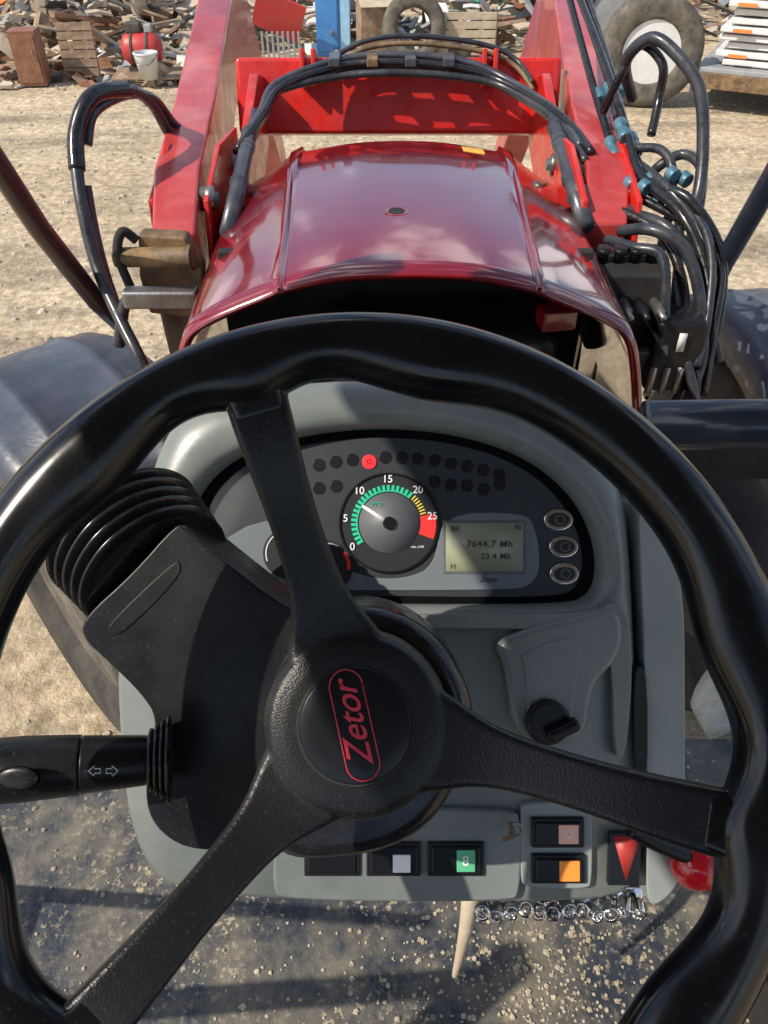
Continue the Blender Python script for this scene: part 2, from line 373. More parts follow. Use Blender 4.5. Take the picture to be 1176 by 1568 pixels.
prism('cluster_lower_lip',q(chaikin([(560,936),(900,936),(925,915),(950,930),(958,1010),(948,1150),(930,1150),(926,1000),(905,958),(560,956)],2)),.0,.0195,M_dash,dash,MD,.004)
lathe('ignition_lock',[(.017,0),(.017,.006),(.0145,.009)],M_black,dash,MD@Matrix.Translation(((828-588)*.000526,(784-1092)*.000526,.0235)))
box('ignition_lever',((846-588)*.000526,(784-1098)*.000526,.036),(.026,.009,.014),M_black,dash,(0,0,radians(25)),.003,MD)
prism('switch_tray',q(chaikin([(430,1232),(560,1225),(780,1225),(792,1240),(792,1350),(775,1364),(440,1362),(420,1345)],2)),.005,.0195,M_dash,dash,MD,.003)
def rocker(nm,x0,y0,x1,y1,lab=None,lx=None):
    prism(nm+'_frame',q([(x0,y0),(x1,y0),(x1,y1),(x0,y1)]),.012,.0225,M_black,dash,MD,.0012)
    prism(nm+'_key',q([(x0+6,y0+5),(x1-6,y0+5),(x1-6,y1-5),(x0+6,y1-5)]),.02,.0245,M_bezel,dash,MD,.0012)
    if lab: prism(nm+'_window',q([(lx[0],lx[1]),(lx[2],lx[1]),(lx[2],lx[3]),(lx[0],lx[3])]),.022,.0255,lab,dash,MD,.0006)
rocker('rocker_a',562,1272,643,1322,M_white,(601,1288,627,1314))
rocker('rocker_b',652,1272,736,1322,M_grn2,(695,1281,722,1313))
rocker('rocker_e',470,1272,552,1322)
dtext('rocker_symbol','8',708,1297,.011,M_white,w=.0258)
prism('switch_tray_right',q(chaikin([(796,1215),(890,1215),(898,1230),(898,1335),(890,1345),(798,1342),(790,1330),(790,1228)],2)),.005,.0190,M_dash2,dash,MD,.002)
rocker('rocker_c',806,1236,884,1280,M_beige,(845,1244,874,1272))
rocker('rocker_d',806,1290,886,1333,M_orange,(846,1297,876,1327))
dtext('rocker_symbol','O',860,1258,.009,M_white,w=.0258)
prism('warning_plate',q([(924,1262),(972,1262),(968,1340),(922,1340)]),.010,.0172,M_bezel,dash,MD,.0004)
prism('warning_triangle',q([(929,1266),(970,1266),(948,1334)]),.0170,.0178,M_jred,dash,MD,0)
prism('dash_side_column',q(chaikin([(972,745),(1002,790),(1028,850),(1040,920),(1042,1000),(1042,1310),(1030,1350),(1000,1378),(984,1372),(984,1300),(980,1000),(974,860)],2)),-.2,.010,M_dash2,dash,MD,.010)
prism('dash_vent_slot',q(chaikin([(960,1030),(972,1010),(982,1040),(982,1180),(972,1195),(962,1170)],1)),-.01,.0158,M_blackmat,dash,MD,.001)
tube('ignition_key',[((770-588)*.000526,(784-1235)*.000526,.03),((775-588)*.000526,(784-1250)*.000526,.034),((762-588)*.000526,(784-1262)*.000526,.03)],.0016,M_brown,dash,MD)
disc('key_ring',(780,1246),11,.030,.032,M_steel,inner_r=8,seg=24)
hl=empty('hand_throttle',(.24,.3,1.7))
k=.60/1178
MB=MD@Matrix.Translation(((1072-588)*k,(784-1326)*k,.02))
lathe('knob',[(.001,.014),(.009,.0125),(.016,.008),(.0205,0),(.020,-.008),(.013,-.016),(.006,-.02)],M_redg,hl,MB@Matrix.Scale(1.08,4,(1,0,0)))
tube('rod',[((960-588)*k,(784-1262)*k,.03),((1000-588)*k,(784-1285)*k,.028),((1050-588)*k,(784-1308)*k,.024)],.006,M_black,hl,MD)

# ------------------------------------------------------------ steering wheel
WC=Vector((-.0125,.1993,2.0836))
MW=Matrix.Translation(WC)@Matrix.Rotation(radians(42),4,'X')
wheel=empty('steering_wheel',WC)
RR=.1905; SP=[107,-12,226]; HUB=Vector((-.002,.003,-.040))
def rimr(a):
    dmin=min(abs((a-s+180)%360-180) for s in SP)
    r=.0166
    r+=.0034*math.exp(-((dmin-28)/10)**2)
    r-=.0012*math.exp(-((dmin-13)/6)**2)
    r+=.0034*math.exp(-(dmin/6)**2)
    return r
ns=288;sg=28;v=[];f=[]
for i in range(ns):
    a=360*i/ns; t=rimr(a); ca,sa=cos(radians(a)),sin(radians(a))
    for k in range(sg):
        b_=2*pi*k/sg
        x=cos(b_); rad=(.0178*x if x>0 else (2*t-.0172)*x)
        R0=RR+rad; z=.0166*sin(b_)*(1+(t-.017)*9)
        v.append((R0*ca,R0*sa,z))
for i in range(ns):
    for k in range(sg):
        j=(i+1)%ns; f.append((i*sg+k,j*sg+k,j*sg+(k+1)%sg,i*sg+(k+1)%sg))
pyd('rim',v,f,M_rim,wheel,MW)
bm=bmesh.new()
def bmloft(secs):
    rings=[[bm.verts.new(p) for p in s] for s in secs]
    m_=len(rings[0])
    for a,b_ in zip(rings,rings[1:]):
        for i in range(m_): bm.faces.new((a[i],a[(i+1)%m_],b_[(i+1)%m_],b_[i]))
    bm.faces.new(rings[0][::-1]); bm.faces.new(rings[-1])
def sstep(t): t=max(0,min(1,t)); return t*t*(3-2*t)
for s in SP:
    a=radians(s); e=Vector((RR*.975*cos(a),RR*.975*sin(a),0)); hz=Vector((HUB.x,HUB.y,0)); d=(e-hz); ln=d.length; d.normalize(); nn=Vector((-d.y,d.x,0))
    secs=[]
    for i in range(25):
        t=i/24; p=hz+d*ln*t; z=HUB.z-.006+.043*sstep((t-.22)/.7)
        wd=.0140+.013*math.exp(-((t-.18)/.14)**2)+.0015*sstep((t-.6)/.4)-.0015*math.exp(-((t-.6)/.2)**2)
        th=.0080
        secs.append([p+nn*x*wd+Vector((0,0,z+y*th)) for x,y in((-1,-.5),(-.8,-1),(.8,-1),(1,-.5),(1,.65),(.86,1),(-.86,1),(-1,.65))])
    bmloft(secs)
secs=[]
for r,z in((.030,-.030),(.046,-.026),(.0495,-.012),(.0485,-.002),(.044,.0035),(.036,.005)):
    secs.append([Vector((HUB.x+r*cos(2*pi*i/48),HUB.y+r*sin(2*pi*i/48),HUB.z+z)) for i in range(48)])
bmloft(secs)
bmesh.ops.recalc_face_normals(bm,faces=bm.faces)
me=bpy.data.meshes.new('hub_and_spokes'); bm.to_mesh(me); bm.free()
o=add('hub_and_spokes',me,M_leather,wheel,MW)
rm=o.modifiers.new('r','REMESH'); rm.mode='VOXEL'; rm.voxel_size=.0012; rm.use_smooth_shade=True
smo=o.modifiers.new('s','SMOOTH'); smo.factor=.6; smo.iterations=6
bm=bmesh.new()
for s in SP:
    a=radians(s); secs=[]
    for i in range(14):
        t=i/13; r=.162+.030*t; wd=.0146+.024*t**2.6; c=Vector((r*cos(a),r*sin(a),-.0026*(1-t))); nn=Vector((-sin(a),cos(a),0))
        secs.append([c+nn*x*wd+Vector((0,0,y*(.0070+.0072*t))) for x,y in((-1,-.4),(-.75,-1),(.75,-1),(1,-.4),(1,.4),(.75,1),(-.75,1),(-1,.4))])
    bmloft(secs)
bmesh.ops.recalc_face_normals(bm,faces=bm.faces)
me=bpy.data.meshes.new('spoke_roots'); bm.to_mesh(me); bm.free()
o=add('spoke_roots',me,M_rim,wheel,MW)
rm=o.modifiers.new('r','REMESH'); rm.mode='VOXEL'; rm.voxel_size=.0012; rm.use_smooth_shade=True
smo=o.modifiers.new('s','SMOOTH'); smo.factor=.6; smo.iterations=10
MH=MW@Matrix.Translation(HUB)
lathe('hub_cap_groove',[(.0305,.0),(.0305,.0052),(.0292,.0056)],M_blackmat,wheel,MH)
lathe('hub_cap',[(.0288,.0),(.0288,.0062),(.0280,.0072),(.020,.0078),(.001,.0080)],M_bezel,wheel,MH)
ang=radians(103)
ML=MH@Matrix.Translation((-.0005,.001,.0080))@Matrix.Rotation(ang,4,'Z')
text('logo_letters','Zetor',.0180,M_logo,wheel,ML@Matrix.Translation((0,.0003,0)),shear=.42,off=.0001,ext=.0004,space=.98)
cap=[]
L2,r2=.0195,.0085
for i in range(17): a=-pi/2+pi*i/16; cap.append((L2+r2*cos(a),r2*sin(a),0))
for i in range(17): a=pi/2+pi*i/16; cap.append((-L2+r2*cos(a),r2*sin(a),0))
cap.append(cap[0])
tube('logo_outline',cap,.00034,M_logo,wheel,ML,6,False)

# ------------------------------------------------------------ steering column
sc=empty('steering_column',(-.08,.36,2.0))
prism('column_cover',q(chaikin([(283,808),(330,848),(438,932),(520,962),(520,1060),(500,1200),(450,1300),(300,1306),(245,1278),(220,1232),(228,1150),(240,1100),(215,1062),(170,1018),(122,975),(130,942),(200,880),(270,800)],2),.47),.075,.150,M_black,sc,MD,.012)
prism('column_cover_ridge',q(chaikin([(168,968),(185,975),(275,885),(278,862),(268,858),(166,955)],2),.47),.149,.1508,M_black,sc,MD,.0006)
prism('column_collar',q(chaikin([(500,935),(560,925),(630,945),(690,995),(724,1065),(728,1120),(705,1210),(650,1285),(560,1322),(420,1328),(395,1250),(400,1040)],3),.46),.09,.160,M_rubber,sc,MD,.012)
lathe('column_shaft',[(.036,-.10),(.036,-.03),(.030,.0)],M_rubber,sc,MH)
kk=.47/1178
a0=Vector(((222-588)*kk,(784-888)*kk,.118)); a1=Vector(((150-588)*kk,(784-822)*kk,.098))
prof=[]
nr=5
for i in range(nr*8+1):
    t=i/(nr*8); prof.append((.0450+.0050*t+.0052*cos(2*pi*(i/8)),(a1-a0).length*t))
lathe('bellows',prof,M_rubber,sc,MD@align(a0,a1),seg=64)
st=empty('turn_signal_stalk',(-.2,.3,2.0)); ks=.43/1178
s0=Vector(((250-588)*ks,(784-1178)*ks,.17)); s1=Vector(((-60-588)*ks,(784-1180)*ks,.195))
L=(s1-s0).length
lathe('lever',[(.011,0),(.013,L*.10),(.0142,L*.14),(.0160,L*.42),(.0163,L*.425),(.0150,L*.428),(.0150,L*.438),(.0166,L*.441),(.0180,L*.7),(.0176,L*.9),(.012,L*1.0)],M_black,st,MD@align(s0,s1))
for i in range(4):
    p=s0+(s1-s0)*(.02+i*.028)
    lathe('boot_ring_%d'%i,[(.012,-.002),(.024-.0022*i,-.001),(.0245-.0022*i,.001),(.012,.003)],M_rubber,st,MD@align(p,s1))
def arrow(cx,cy,dr):
    k=.415/1178
    pts=[(cx+dr*12,cy),(cx+dr*3,cy-8),(cx+dr*3,cy-3.5),(cx-dr*6,cy-3.5),(cx-dr*6,cy+3.5),(cx+dr*3,cy+3.5),(cx+dr*3,cy+8)]
    P=[((a-588)*k,(784-b_)*k,.2045) for a,b_ in pts]; P.append(P[0])
    tube('arrow',P,.00028,M_white,st,MD,5,False)
arrow(147,1181,-1); arrow(168,1181,1)
lathe('lever_thumb_rest',[(.009,0),(.0075,.0012),(.004,.0018)],M_black,st,MD@Matrix.Translation(((35-588)*.415/1178,(784-1186)*.415/1178,.2100))@Matrix.Scale(1.3,4,(1,0,0))@Matrix.Scale(.7,4,(0,1,0)))

# ------------------------------------------------------------ cab
cab=empty('tractor_cab',(0,0,1.15))
fm=bpy.data.materials.new('floor_mat'); fm.use_nodes=True; nt=fm.node_tree; b=nt.nodes['Principled BSDF']
tc=nt.nodes.new('ShaderNodeTexCoord')
n1=nz(7,6); r1=ramp(n1.outputs['Fac'],.42,(.030,.038,.052,1),.64,(.19,.17,.13,1))
n2=nz(90,5); r2=ramp(n2.outputs['Fac'],.55,(0,0,0,1),.61,(1,1,1,1))
n7=nz(4,3); r7=ramp(n7.outputs['Fac'],.42,(.05,.05,.05,1),.58,(1,1,1,1))
o7=mul(r2.outputs['Color'],r7.outputs['Color'],1)
mm=nt.nodes.new('ShaderNodeMix'); mm.data_type='RGBA'; nt.links.new(o7,mm.inputs['Factor']); nt.links.new(r1.outputs['Color'],mm.inputs['A']); mm.inputs['B'].default_value=(.44,.37,.24,1)
nt.links.new(mm.outputs['Result'],b.inputs['Base Color']); b.inputs['Roughness'].default_value=.36
bp=nt.nodes.new('ShaderNodeBump'); bp.inputs['Strength'].default_value=.5; bp.inputs['Distance'].default_value=.005; n5=nz(60,4); nt.links.new(n5.outputs['Fac'],bp.inputs['Height']); nt.links.new(bp.outputs['Normal'],b.inputs['Normal'])
box('floor',(0,-.1,1.12),(1.5,1.8,.06),fm,cab)
box('roof',(.045,-.2,2.82),(1.45,1.95,.12),M_roof,cab,bev=.04)
for i,(x,y) in enumerate([(-.76,-1.05),(.76,-1.05),(-.78,.80),(.78,.80)]): box('pillar_%d'%i,(x,y,1.95),(.05,.06,1.66),M_cabp,cab)
box('rear_wall',(0,-1.06,1.6),(1.5,.04,.9),M_cabp,cab)
box('shade_panel',(-.78,-.15,1.28),(.03,1.1,.26),M_cabp,cab)  # unseen panel added at the left to shade the floor edge
for i,(y,z,rx,l,wd) in enumerate([(.12,1.75,.35,.9,.035),(.27,1.7,.45,.85,.02),(-.12,1.8,-.2,.9,.05)]): box('shade_bar_%d'%i,(-.78,y,z),(.03,wd,l),M_cabp,cab,(rx,0,0))  # unseen tilted bars added to throw shadow streaks across the floor
tube('windscreen_sill',[(.27,.66,1.945),(.5,.665,1.945),(.82,.66,1.945)],.026,M_cabp,cab,seg=20,smoothpath=False)
box('windscreen_sill_lower',(.56,.70,1.885),(.56,.05,.05),M_blackmat,cab)
box('right_side_panel',(.50,.72,1.76),(.30,.03,.18),M_cabp,cab)
box('right_console',(.60,.22,1.34),(.20,.50,.38),M_blackmat,cab,bev=.04)
sd2=stones('floor_debris',2200,(-.6,.6),(-.1,.78),1.151,.0008,.0034,M_stone,3,(.22,.36,.14)); sd2.name='debris'; sd2.parent=cab; sd2.matrix_parent_inverse=Matrix.Translation(cab.location).inverted()
bagm=mat('clear_plastic_bag',(.55,.58,.56),.25,(.7,.72,.7),10,bump=.8,bscale=30)
bag=empty('plastic_bag',(.47,.62,1.5))
rb=random.Random(4); v=[];f=[]
for i in range(9):
    for j in range(14):
        ph=pi*i/8; th=2*pi*j/14; rr=1+rb.uniform(-.22,.22); v.append((.47+.05*rr*sin(ph)*cos(th),.62+.04*rr*sin(ph)*sin(th),1.55+.11*rr*cos(ph)))
for i in range(8):
    for j in range(14): f.append((i*14+j,i*14+(j+1)%14,(i+1)*14+(j+1)%14,(i+1)*14+j))
bo=pyd('film',v,f,bagm,bag); ss=bo.modifiers.new('s','SUBSURF'); ss.levels=1; ss.render_levels=1
box('hook',(.47,.66,1.66),(.012,.06,.012),M_steel,bag,bev=.002)
seat=empty('driver_seat',(0,-.35,1.15))
box('cushion',(0,-.42,1.58),(.5,.45,.12),M_blackmat,seat,bev=.04); box('backrest',(0,-.68,1.9),(.48,.12,.6),M_blackmat,seat,(radians(-8),0,0),.04); box('base',(0,-.42,1.33),(.3,.3,.38),M_blackmat,seat)
pd=empty('shift_lever',(.08,.33,1.5))
tube('arm',[(.092,.36,1.60),(.089,.335,1.565),(.084,.318,1.51),(.078,.305,1.455)],.010,M_wood2,pd,rf=lambda t:1.2-.9*t)  # pale colour paints a sun glint along the lever
tube('stem',[(.092,.36,1.60),(.094,.40,1.65),(.095,.44,1.70)],.007,M_blackmat,pd)
nr_=empty('steel_nut_row',(.25,.27,1.74))
for i in range(12):
    x=738+i*21.5; y=1391+4*sin(i*1.7); k=.63/1178
    lathe('nut_%d'%i,[(.0034,-.008),(.0068,-.008),(.0068,.004),(.0034,.004),(.0034,-.008)],M_chrome,nr_,MD@Matrix.Translation(((x-588)*k,(784-y)*k,-.006))@Matrix.Rotation(random.uniform(-.5,.5),4,'X')@Matrix.Rotation(random.uniform(-.4,.4),4,'Y'),seg=6 if i%3 else 16,caps=False)
    if i%2: lathe('stud_%d'%i,[(.0030,-.008),(.0030,.006)],M_steel,nr_,MD@Matrix.Translation(((x-588)*k,(784-y)*k,-.006)),seg=12)
box('rail',((865-588)*.000535,(784-1386)*.000535,-.022),(.135,.022,.006),M_chrome,nr_,bev=.002,M=MD)
lv=empty('loader_joystick',(-.47,.6,1.8))
tube('boot',[(-.50,.62,1.86),(-.46,.63,1.89),(-.43,.63,1.88)],.022,M_rubber,lv)
tube('grip',[(-.47,.55,1.84),(-.45,.58,1.83)],.022,M_redg,lv)

# ------------------------------------------------------------ hood
hood=empty('tractor_hood',(.04,1.5,1.8))
def prof_at(t):
    s=.205+(.250-.205)*t
    a=[(0,0),(.06,-.0015),(.12,-.006),(s-.016,-.0215),(s-.006,-.024),(s-.002,-.0195),(s+.004,-.0205),(s+.012,-.031),
       (.3+.012*t,-.066),(.345+.010*t,-.090+.0*t),(.368+.022*t,-.112),(.384+.022*t,-.150),(.402+.015*t,-.22),(.425,-.34),(.43,-.5)]
    return a
ysec=[(1.130,0,1.898,.985),(1.136,0,1.904,1),(1.17,.03,1.907,1),(1.35,.2,1.906,1),(1.55,.5,1.900,1),(1.75,.8,1.890,1),(1.90,1,1.878,1),(1.96,1,1.866,.99),(2.00,1,1.845,.97),(2.03,1,1.80,.94),(2.05,1,1.72,.92),(2.06,1,1.5,.9)]
v=[];f=[];cnt=None
for (y,t,z,sx) in ysec:
    p=prof_at(t); p=spline3([(a,b_,0) for a,b_ in p],3)
    row=[(-a.x*sx,a.y) for a in p[::-1]]+[(a.x*sx,a.y) for a in p[1:]]
    cnt=len(row)
    for x,dz in row:
        back=max(0,(-dz-.10))*.35 if y<1.2 else 0
        v.append((.04+x,y+back*-.3,z+dz))
for i in range(len(ysec)-1):
    for k in range(cnt-1): f.append((i*cnt+k,i*cnt+k+1,(i+1)*cnt+k+1,(i+1)*cnt+k))
ho=pyd('hood_panel',v,f,M_hood,hood)
s_=ho.modifiers.new('s','SOLIDIFY'); s_.thickness=.014; s_.offset=-1
bv=ho.modifiers.new('b','BEVEL'); bv.width=.005; bv.segments=2; bv.angle_limit=radians(50)
lathe('hood_plug',[(.0215,0),(.021,.0015),(.016,.002),(.013,-.001)],M_hood,hood,Matrix.Translation((.022,1.385,1.9045)))
lathe('hood_hole',[(.0145,0),(.014,.0016)],M_blackmat,hood,Matrix.Translation((.022,1.385,1.9055)))
box('hood_patch',(.205,1.88,1.8672),(.050,.045,.003),M_yelpatch,hood,(radians(-5),radians(7),0),.001)  # thin yellow patch at the front right of the hood
eng=empty('engine_bay',(.04,1.4,1.3))
box('engine_block',(.04,1.6,1.15),(.56,.85,1.0),M_blackmat,eng,bev=.02)
box('bulkhead',(.04,1.02,1.45),(.78,.05,.5),M_blackmat,eng)
box('bay_screen',(.04,1.40,1.62),(.70,.02,.42),M_blackmat,eng)
box('air_filter',(.10,1.28,1.70),(.42,.18,.12),M_black,eng,bev=.03)
box('red_bracket',(.29,1.19,1.80),(.06,.04,.035),M_hood,eng,(0,0,.2))
tube('bay_hose',[(-.2,1.1,1.66),(-.05,1.12,1.72),(.12,1.13,1.73),(.28,1.14,1.68)],.015,M_hose,eng)
tube('bay_hose_b',[(.22,1.08,1.60),(.24,1.1,1.70),(.30,1.12,1.72),(.36,1.12,1.62)],.012,M_hose,eng)

# ------------------------------------------------------------ loader
ld=empty('front_loader',(.04,2.2,1.6))
def beam(nm,secs,m,m2=None):
    v=[];f=[]
    for x,y,z,wd,h in secs: v+=[(x-wd/2,y,z),(x+wd/2,y,z),(x+wd/2,y,z-h),(x-wd/2,y,z-h)]
    for i in range(len(secs)-1):
        for k in range(4): f.append((i*4+k,i*4+(k+1)%4,(i+1)*4+(k+1)%4,(i+1)*4+k))
    f.append((0,1,2,3)); b0=4*(len(secs)-1); f.append((b0+3,b0+2,b0+1,b0))
    return pyd(nm,v,f,m,ld,None,True,.008)
beam('left_arm',[(-.43,1.56,1.80,.09,.16),(-.45,1.75,1.87,.10,.22),(-.49,2.2,1.90,.105,.24),(-.53,2.6,1.935,.11,.24),(-.56,3.05,2.02,.11,.24),(-.58,3.5,1.95,.12,.25),(-.58,4.3,1.2,.12,.2),(-.58,4.6,.6,.1,.15)],M_loadf)
beam('right_arm',[(.475,1.64,1.79,.09,.18),(.50,1.8,1.86,.10,.22),(.535,2.2,1.895,.105,.24),(.58,2.6,1.935,.11,.24),(.62,3.05,2.02,.11,.24),(.64,3.5,1.95,.12,.25),(.64,4.3,1.2,.12,.2),(.64,4.6,.6,.1,.15)],M_loadf)
for sx,x0 in(('left',-.435),('right',.485)):
    for kk_ in(0,1):
        dx=(.058 if kk_ else -.058)
        Mx=Matrix(((0,0,1,x0+dx),(1,0,0,0),(0,1,0,0),(0,0,0,1)))
        prism(sx+'_arm_plate_%d'%kk_,[(1.62,1.66),(1.86,1.66),(2.10,1.73),(2.10,1.86),(1.86,1.885),(1.66,1.83)],-.006,.006,M_load,ld,Mx,.003)
box('cross_tube',(.04,2.42,1.855),(.90,.09,.19),M_load,ld,(radians(-18),0,0),.012)
for sx,x in(('left',-.345),('right',.43)):
    prism(sx+'_gusset',[(1.90,1.60),(2.02,1.62),(2.38,1.74),(2.45,1.90),(2.30,1.94),(2.05,1.85),(1.90,1.74)],-.012,.012,M_load,ld,Matrix(((0,0,1,x),(1,0,0,0),(0,1,0,0),(0,0,0,1))),.004)
for i,x in enumerate((-.22,-.19,.27,.30)): box('cross_lug_%d'%i,(x,2.39,1.93),(.012,.10,.09),M_load,ld,(radians(-18),0,0),.003)
box('left_mast',(-.44,1.62,1.45),(.09,.14,.60),M_strut,ld,(radians(6),0,0),.01)
box('right_mast',(.50,1.66,1.40),(.10,.14,.66),M_strut,ld,(radians(6),0,0),.01)
for i,(x,y,z) in enumerate([(-.38,1.70,1.82),(-.375,2.0,1.80),(.43,1.74,1.81),(.425,2.0,1.80)]):
    lathe('pivot_pin_%d'%i,[(.026,-.014),(.026,.012),(.014,.014),(.014,.024)],M_steel,ld,Matrix.Translation((x,y,z))@Matrix.Rotation(pi/2 if x<0 else -pi/2,4,'Y'),seg=20)
br=empty('mounting_bracket',(-.43,1.45,1.75))
prism('plate',[(-.06,-.08),(.05,-.09),(.065,.02),(.04,.08),(-.05,.085),(-.065,0)],-.02,.02,M_brown,br,Matrix.Translation((-.425,1.49,1.745))@Matrix.Rotation(pi/2,4,'X'),.006)
box('lower_bar',(-.435,1.41,1.730),(.145,.035,.036),M_steel,br,bev=.006)
lathe('pin',[(.019,-.075),(.019,.07),(.024,.07),(.024,.08)],M_brown,br,Matrix.Translation((-.45,1.46,1.79))@Matrix.Rotation(pi/2,4,'Y'))
tube('hook',[(-.50,1.44,1.73),(-.515,1.45,1.80),(-.50,1.46,1.84),(-.48,1.47,1.82)],.009,M_blackmat,br)
for sx,pa,pb in(('left',(-.325,2.12,1.89),(-.318,1.56,1.80)),('right',(.415,2.14,1.90),(.425,1.62,1.79))):
    Lc=(Vector(pb)-Vector(pa)).length
    lathe(sx+'_cylinder',[(.010,0),(.010,Lc*.2),(.019,Lc*.2),(.021,Lc*.22),(.018,Lc*.23),(.018,Lc*.62),(.021,Lc*.63),(.021,Lc*.66),(.018,Lc*.67),(.018,Lc)],M_cyl,ld,align(pa,pb))
    for tt in(.33,.37):
        p=Vector(pa).lerp(Vector(pb),tt); lathe(sx+'_band',[(.0190,-.004),(.0190,.004)],M_gpaint,ld,align(p,pb))
XP=[(-.34,1.95,1.85),(-.306,2.1,1.886),(-.27,2.25,1.918),(-.12,2.35,1.95),(.02,2.35,1.962),(.2,2.35,1.95),(.318,2.3,1.915),(.428,2.1,1.883),(.46,1.9,1.86)]
hp=empty('hydraulic_pipe',(.04,2.35,1.95))
for i in range(5): tube('pipe_%d'%i,[(a+.010*sin(i*2.1+j),b_-.019*i+.01+.007*sin(j*1.7+i),c+.012*(i%2)-.008*(i//2)*(1 if abs(a-.04)<.2 else 0)) for j,(a,b_,c) in enumerate(XP)],.0095,[M_hose,M_cyl,M_hose,M_rubber,M_hose][i],hp)
for j,(xx) in enumerate((-.13,-.03,.07,.17)): box('clamp_%d'%j,(xx,2.32,1.968),(.03,.08,.022),M_brown if j==1 else M_cyl,hp)
XQ=[(-.16,2.34,1.94),(-.05,2.37,1.985),(.09,2.38,1.995),(.27,2.38,1.975),(.36,2.38,1.94),(.40,2.3,1.90)]
for i in range(2): tube('brown_hose_%d'%i,[(a,b_+.02*i,c+.014*i) for a,b_,c in XQ],.0065,[M_brown,M_hose][i],hp)
hs=empty('hydraulic_hose',(-.55,1.6,1.8))
LH=[(-.47,2.1,1.80),(-.51,2.0,1.86),(-.52,1.9,1.96),(-.54,1.8,2.01),(-.58,1.7,2.02),(-.61,1.65,1.97),(-.61,1.60,1.91),(-.60,1.55,1.84),(-.58,1.50,1.75),(-.53,1.42,1.68),(-.48,1.35,1.61),(-.44,1.32,1.45)]
tube('hose_loop',LH,.0125,M_hose,hs)
tube('hose_sleeve',LH[3:7],.0165,M_rubber,hs)
tube('hose_inner',[(-.47,2.12,1.82),(-.50,2.0,1.89),(-.515,1.9,1.97),(-.545,1.8,2.0),(-.585,1.70,1.99),(-.60,1.66,1.94)],.0105,M_hose,hs)
tube('hose_lower',[(-.60,1.60,1.88),(-.595,1.57,1.80),(-.575,1.52,1.72),(-.545,1.47,1.65),(-.51,1.43,1.57),(-.49,1.40,1.50)],.011,M_hose,hs)
tube('hose_stub',[(-.545,1.42,1.62),(-.52,1.43,1.70),(-.50,1.44,1.72)],.012,M_hose,hs)
h2=empty('hydraulic_hose',(.6,1.7,1.85))
RS=[[(.52,2.6,2.08),(.53,2.2,1.95),(.53,1.9,1.86),(.54,1.75,1.82),(.63,1.65,1.79),(.70,1.55,1.74),(.69,1.45,1.65),(.68,1.40,1.52)],
[(.55,2.6,2.08),(.56,2.2,1.96),(.56,1.9,1.88),(.57,1.75,1.82),(.639,1.65,1.816),(.681,1.55,1.771),(.662,1.45,1.676),(.638,1.4,1.584)],
[(.57,2.6,2.08),(.58,2.2,1.96),(.57,1.9,1.88),(.59,1.75,1.83),(.65,1.65,1.81),(.66,1.55,1.74),(.645,1.45,1.66)],
[(.535,2.6,2.1),(.548,2.2,1.99),(.545,1.9,1.90),(.555,1.75,1.85),(.61,1.62,1.82),(.655,1.55,1.77),(.66,1.48,1.70),(.62,1.42,1.6)],
[(.515,1.8,1.83),(.531,1.7,1.80),(.587,1.6,1.80),(.641,1.55,1.744),(.688,1.5,1.666),(.71,1.45,1.554)],
[(.583,2.0,1.948),(.538,1.95,2.032),(.567,1.9,2.082),(.62,1.85,2.063),(.661,1.8,2.007),(.686,1.75,1.918),(.679,1.7,1.826),(.65,1.65,1.774)],
[(.52,2.0,1.92),(.534,1.95,2.01),(.57,1.95,2.06),(.60,1.9,2.04),(.61,1.9,1.97),(.59,1.85,1.9)],
[(.60,1.82,1.82),(.616,1.8,1.849),(.652,1.8,1.88),(.68,1.75,1.87),(.686,1.7,1.826),(.66,1.65,1.77),(.641,1.6,1.72),(.62,1.5,1.6)],
[(.56,1.85,1.88),(.60,1.8,1.9),(.63,1.75,1.87),(.625,1.7,1.8),(.60,1.6,1.72),(.59,1.5,1.6)],
[(.50,1.7,1.80),(.56,1.62,1.79),(.61,1.55,1.74),(.625,1.48,1.66),(.60,1.42,1.56)],
[(.50,1.62,1.78),(.54,1.56,1.80),(.60,1.52,1.78),(.645,1.47,1.70),(.655,1.42,1.60),(.64,1.38,1.5)],
[(.47,1.60,1.77),(.50,1.53,1.79),(.55,1.49,1.77),(.575,1.44,1.69),(.57,1.40,1.6)],
[(.55,1.85,1.87),(.58,1.72,1.85),(.64,1.64,1.83),(.70,1.58,1.76),(.715,1.50,1.66),(.70,1.44,1.54)],
[(.57,1.80,1.86),(.61,1.68,1.84),(.66,1.60,1.79),(.675,1.52,1.70),(.66,1.46,1.60),(.63,1.40,1.50)],
[(.61,1.78,1.83),(.64,1.70,1.80),(.63,1.60,1.74),(.605,1.50,1.68),(.62,1.42,1.60),(.66,1.36,1.52)]]
rh=random.Random(21)
for i,p in enumerate(RS): tube('hose_%d'%i,[p[0]]+[(a+rh.uniform(-.009,.009),b_,c+rh.uniform(-.009,.009)) for a,b_,c in p[1:]],[.0095,.0095,.0095,.0095,.012,.013,.010,.011,.010,.010,.012,.011,.0105,.0095,.010][i],M_hose if i%3 else M_rubber,h2)
for i,(x,y,z) in enumerate([(.53,1.9,1.865),(.56,1.9,1.885),(.57,1.88,1.88),(.545,1.9,1.905)]):
    lathe('coupling_%d'%i,[(.011,-.03),(.015,-.028),(.015,-.006),(.0125,-.005),(.0125,.008),(.016,.009),(.016,.03),(.011,.032)],M_teal,h2,align((x,y,z),(x+.012,y-.15,z-.055)))
for i,(x,y,z) in enumerate([(.535,2.12,1.925),(.56,2.12,1.94),(.578,2.12,1.94)]):
    lathe('upper_coupling_%d'%i,[(.012,-.02),(.016,-.018),(.016,.02),(.012,.022)],M_teal,h2,align((x,y,z),(x,y-.3,z-.09)))
